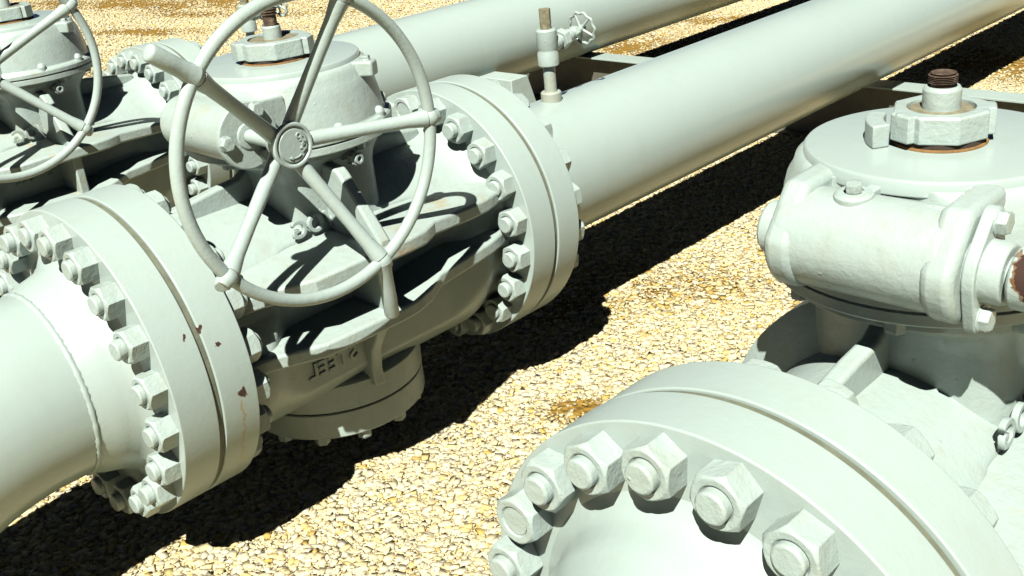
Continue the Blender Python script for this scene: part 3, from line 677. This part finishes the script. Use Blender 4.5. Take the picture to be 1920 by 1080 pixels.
# ------------------------------------------------------------------ ground
G0 = -0.70
def ground_mat(name, stone):
    mt = bpy.data.materials.new(name); mt.use_nodes = True
    nt = mt.node_tree; b = nt.nodes['Principled BSDF']
    geo = nd(nt, 'ShaderNodeNewGeometry'); P = geo.outputs['Position']
    b.inputs['Roughness'].default_value = 0.95; b.inputs['Specular IOR Level'].default_value = 0.15
    if stone:
        at = nd(nt, 'ShaderNodeAttribute'); at.attribute_name = 'tint'
        n = noise(nt, P, 90, 4, 0.6)
        c = mix(nt, mathn(nt, 'MULTIPLY', n, 0.35), at.outputs['Color'], (0.18, 0.125, 0.04))
    else:
        vor = nd(nt, 'ShaderNodeTexVoronoi'); vor.inputs['Scale'].default_value = 34; nt.links.new(P, vor.inputs['Vector'])
        n = noise(nt, P, 14, 6, 0.75)
        sep = nd(nt, 'ShaderNodeSeparateColor'); nt.links.new(vor.outputs['Color'], sep.inputs[0])
        pale = ramp(nt, sep.outputs[0], [(0.0, (0.27, 0.19, 0.06)), (0.3, (0.34, 0.28, 0.14)), (0.8, (0.40, 0.36, 0.24))])
        at = nd(nt, 'ShaderNodeAttribute'); at.attribute_name = 'earth'
        ef = ramp(nt, mathn(nt, 'MULTIPLY', at.outputs['Fac'], mathn(nt, 'ADD', n, 0.45)), [(0.18, (0, 0, 0)), (0.42, (1, 1, 1))])
        c = mix(nt, ef, pale, mix(nt, n, (0.05, 0.028, 0.004), (0.20, 0.12, 0.02)))
        bp = nd(nt, 'ShaderNodeBump'); bp.inputs['Strength'].default_value = 0.9; bp.inputs['Distance'].default_value = 0.02
        nt.links.new(vor.outputs['Distance'], bp.inputs['Height']); nt.links.new(bp.outputs[0], b.inputs['Normal'])
    nt.links.new(c, b.inputs['Base Color'])
    return mt
# crushed stone: one mesh of many small angular chips
rs = np.random.default_rng(11)
def vnoise(x, y, s, seed):
    r = np.random.default_rng(seed); T = r.random((64, 64))
    u, v = x*s, y*s; i, j = np.floor(u).astype(int), np.floor(v).astype(int); a, b_ = u-i, v-j
    a = a*a*(3-2*a); b_ = b_*b_*(3-2*b_); g_ = lambda p, q: T[p % 64, q % 64]
    return (g_(i, j)*(1-a)+g_(i+1, j)*a)*(1-b_) + (g_(i, j+1)*(1-a)+g_(i+1, j+1)*a)*b_
def in_view(x, y, margin=0.12):
    X = np.stack([x-3.0336, y+2.5887, np.full_like(x, G0-1.4347)], 1)
    z = X @ np.array(fw); a = (X @ np.array(r2))/z*38.06/18; b_ = (X @ np.array(u2))/z*38.06/18*16/9
    return (z > 0.3) & (np.abs(a) < 1+margin) & (np.abs(b_) < 1+margin*1.6), z
xs, ys, ss, kk = [], [], [], []
for (x0, x1, y0, y1, dens, s0, s1) in ((-1.6, 3.2, -3.0, 2.2, 19000, 0.0075, 0.027), (-3.2, -1.6, -3.0, 3.2, 6000, 0.011, 0.028), (-1.6, 3.2, 2.2, 3.2, 8000, 0.010, 0.026), (-5.5, 2.5, 3.2, 9.5, 2400, 0.013, 0.026), (-17, -3.2, -2.0, 9.5, 1700, 0.016, 0.036)):
    n = int((x1-x0)*(y1-y0)*dens); x = rs.uniform(x0, x1, n); y = rs.uniform(y0, y1, n)
    ok, z = in_view(x, y); x, y, z = x[ok], y[ok], z[ok]
    s = s0+(s1-s0)*rs.random(len(x))**6
    xs.append(x); ys.append(y); ss.append(s)
x = np.concatenate(xs); y = np.concatenate(ys); s = np.concatenate(ss)
# bare / earthy patches
patch = 0.55*vnoise(x, y, 0.45, 1)+0.30*vnoise(x, y, 1.6, 2)+0.15*vnoise(x, y, 5.0, 3)
def blob_(x, y, cx, cy, rx, ry, ang=0.0):
    c_, s_ = math.cos(ang), math.sin(ang); u = (x-cx)*c_+(y-cy)*s_; v = -(x-cx)*s_+(y-cy)*c_
    return np.exp(-((u/rx)**2+(v/ry)**2))
def earth_at(x, y):
    e = 0.95*blob_(x, y, 0.56, 0.06, 0.17, 0.10, 0.6) + 0.40*blob_(x, y, 0.25, 1.1, 0.7, 0.22, 0.9) + 0.85*blob_(x, y, -9.9, 3.9, 2.2, 0.22, 0.34) + 1.0*blob_(x, y, -12.2, 5.2, 2.6, 0.5, .25) + 0.75*blob_(x, y, -7.6, 2.6, 0.9, 0.22, 0.5) + 0.75*blob_(x, y, -9.4, 5.2, 1.6, 0.22, 0.3)
    e += 0.9*blob_(x, y, -2.9, 5.5, 1.2, 0.6, 0.3) + 0.7*blob_(x, y, -3.1, 6.6, 1.2, 0.25, 0.3) + 0.6*blob_(x, y, 0.1, 5.7, 1.0, 0.7) + 0.5*blob_(x, y, -0.1, 0.9, 0.25, 0.5) + 0.5*blob_(x, y, 0.45, 2.2, 0.25, 0.6)
    return e*(0.35+1.3*vnoise(x, y, 3.1, 21))
earth = earth_at(x, y)
keep = rs.random(len(x)) > np.clip(earth*1.15+0.35*(patch-0.5)-0.08, 0, 0.92)
x, y, s, earth, patch = x[keep], y[keep], s[keep], earth[keep], patch[keep]
n = len(x)
cube = np.array([(a, b_, c_) for a in (-1, 1) for b_ in (-1, 1) for c_ in (-1, 1)], float)*0.5
V = cube[None]*rs.uniform(0.62, 1.25, (n, 8, 1))*np.array([1, 1, 1]) + rs.normal(0, 0.10, (n, 8, 3))
V *= np.stack([rs.uniform(0.9, 1.5, n), rs.uniform(0.7, 1.1, n), rs.uniform(0.26, 0.55, n)], 1)[:, None]
ax = rs.normal(0, 1, (n, 3))*np.array([0.35, 0.35, 1]); 
ca, sa = rs.uniform(0, 2*pi, n), rs.normal(0, 0.22, n)
def rotz(V, a): c_, s_ = np.cos(a)[:, None], np.sin(a)[:, None]; return np.stack([V[..., 0]*c_-V[..., 1]*s_, V[..., 0]*s_+V[..., 1]*c_, V[..., 2]], -1)
def rotx(V, a): c_, s_ = np.cos(a)[:, None], np.sin(a)[:, None]; return np.stack([V[..., 0], V[..., 1]*c_-V[..., 2]*s_, V[..., 1]*s_+V[..., 2]*c_], -1)
V = rotz(rotx(rotz(V, rs.uniform(0, 6.28, n)), sa), ca)*s[:, None, None]
V += np.stack([x, y, G0-0.006+s*0.24+rs.uniform(0, 0.003, n)+0.010*(patch-0.5)], 1)[:, None]
F = np.array([(0, 1, 3, 2), (4, 6, 7, 5), (0, 4, 5, 1), (2, 3, 7, 6), (0, 2, 6, 4), (1, 5, 7, 3)])
T = np.concatenate([F[:, [0, 1, 2]], F[:, [0, 2, 3]]])
idx = (T[None]+8*np.arange(n)[:, None, None]).reshape(-1)
me = bpy.data.meshes.new('gravel'); me.vertices.add(8*n); me.vertices.foreach_set('co', V.reshape(-1).astype(np.float32))
me.loops.add(len(idx)); me.loops.foreach_set('vertex_index', idx.astype(np.int32))
nf = len(idx)//3; me.polygons.add(nf); me.polygons.foreach_set('loop_start', np.arange(0, nf*3, 3, dtype=np.int32)); 
me.update(calc_edges=True)
pal = 0.47*np.array([(0.82, 0.77, 0.60), (0.78, 0.67, 0.40), (0.70, 0.68, 0.56), (0.62, 0.61, 0.52), (0.74, 0.60, 0.28), (0.62, 0.44, 0.13), (0.84, 0.76, 0.52)])
gray = vnoise(x, y, 0.9, 9)
P_ = np.stack([np.full(n, 4.2), np.full(n, 3.0), 0.3+2.4*gray, 0.1+1.3*gray, 0.5+2*earth+0.8*patch, 0.05+3.0*earth+0.3*patch, np.full(n, 3.6)], 1); P_ /= P_.sum(1, keepdims=True)
ch = (rs.random(n)[:, None] > np.cumsum(P_, 1)).sum(1).clip(0, 6)
tint = pal[ch]*np.array([1.02, 1.0, 0.90])*rs.uniform(0.84, 1.0, (n, 1))*(1-0.25*np.clip(earth, 0, 1))[:, None]
ca_ = me.attributes.new('tint', 'FLOAT_COLOR', 'POINT')
ca_.data.foreach_set('color', np.repeat(np.c_[tint, np.ones(n)], 8, 0).astype(np.float32).reshape(-1))
me.materials.append(ground_mat('crushed_stone', True))
gx = np.unique(np.r_[np.linspace(-200, -18, 12), np.arange(-18, 5.01, 0.16), np.linspace(5, 200, 12)])
gy = np.unique(np.r_[np.linspace(-200, -4, 12), np.arange(-4, 12.01, 0.16), np.linspace(12, 200, 12)])
GX, GY = np.meshgrid(gx, gy, indexing='ij'); fx, fy = GX.ravel(), GY.ravel(); ny = len(gy)
ge = earth_at(fx, fy)
gm = bpy.data.meshes.new('ground')
gm.from_pydata([(a, b_, G0-0.005) for a, b_ in zip(fx.tolist(), fy.tolist())], [], [(i*ny+j, (i+1)*ny+j, (i+1)*ny+j+1, i*ny+j+1) for i in range(len(gx)-1) for j in range(ny-1)])
ea = gm.attributes.new('earth', 'FLOAT', 'POINT'); ea.data.foreach_set('value', np.clip(ge, 0, 1).astype(np.float32))
gm.materials.append(ground_mat('gravel_bed', False))
tag(link('ground', gm), kind='structure')
tag(link('gravel', me), 'pale crushed limestone gravel covering the ground between the pipes', 'gravel', kind='stuff')
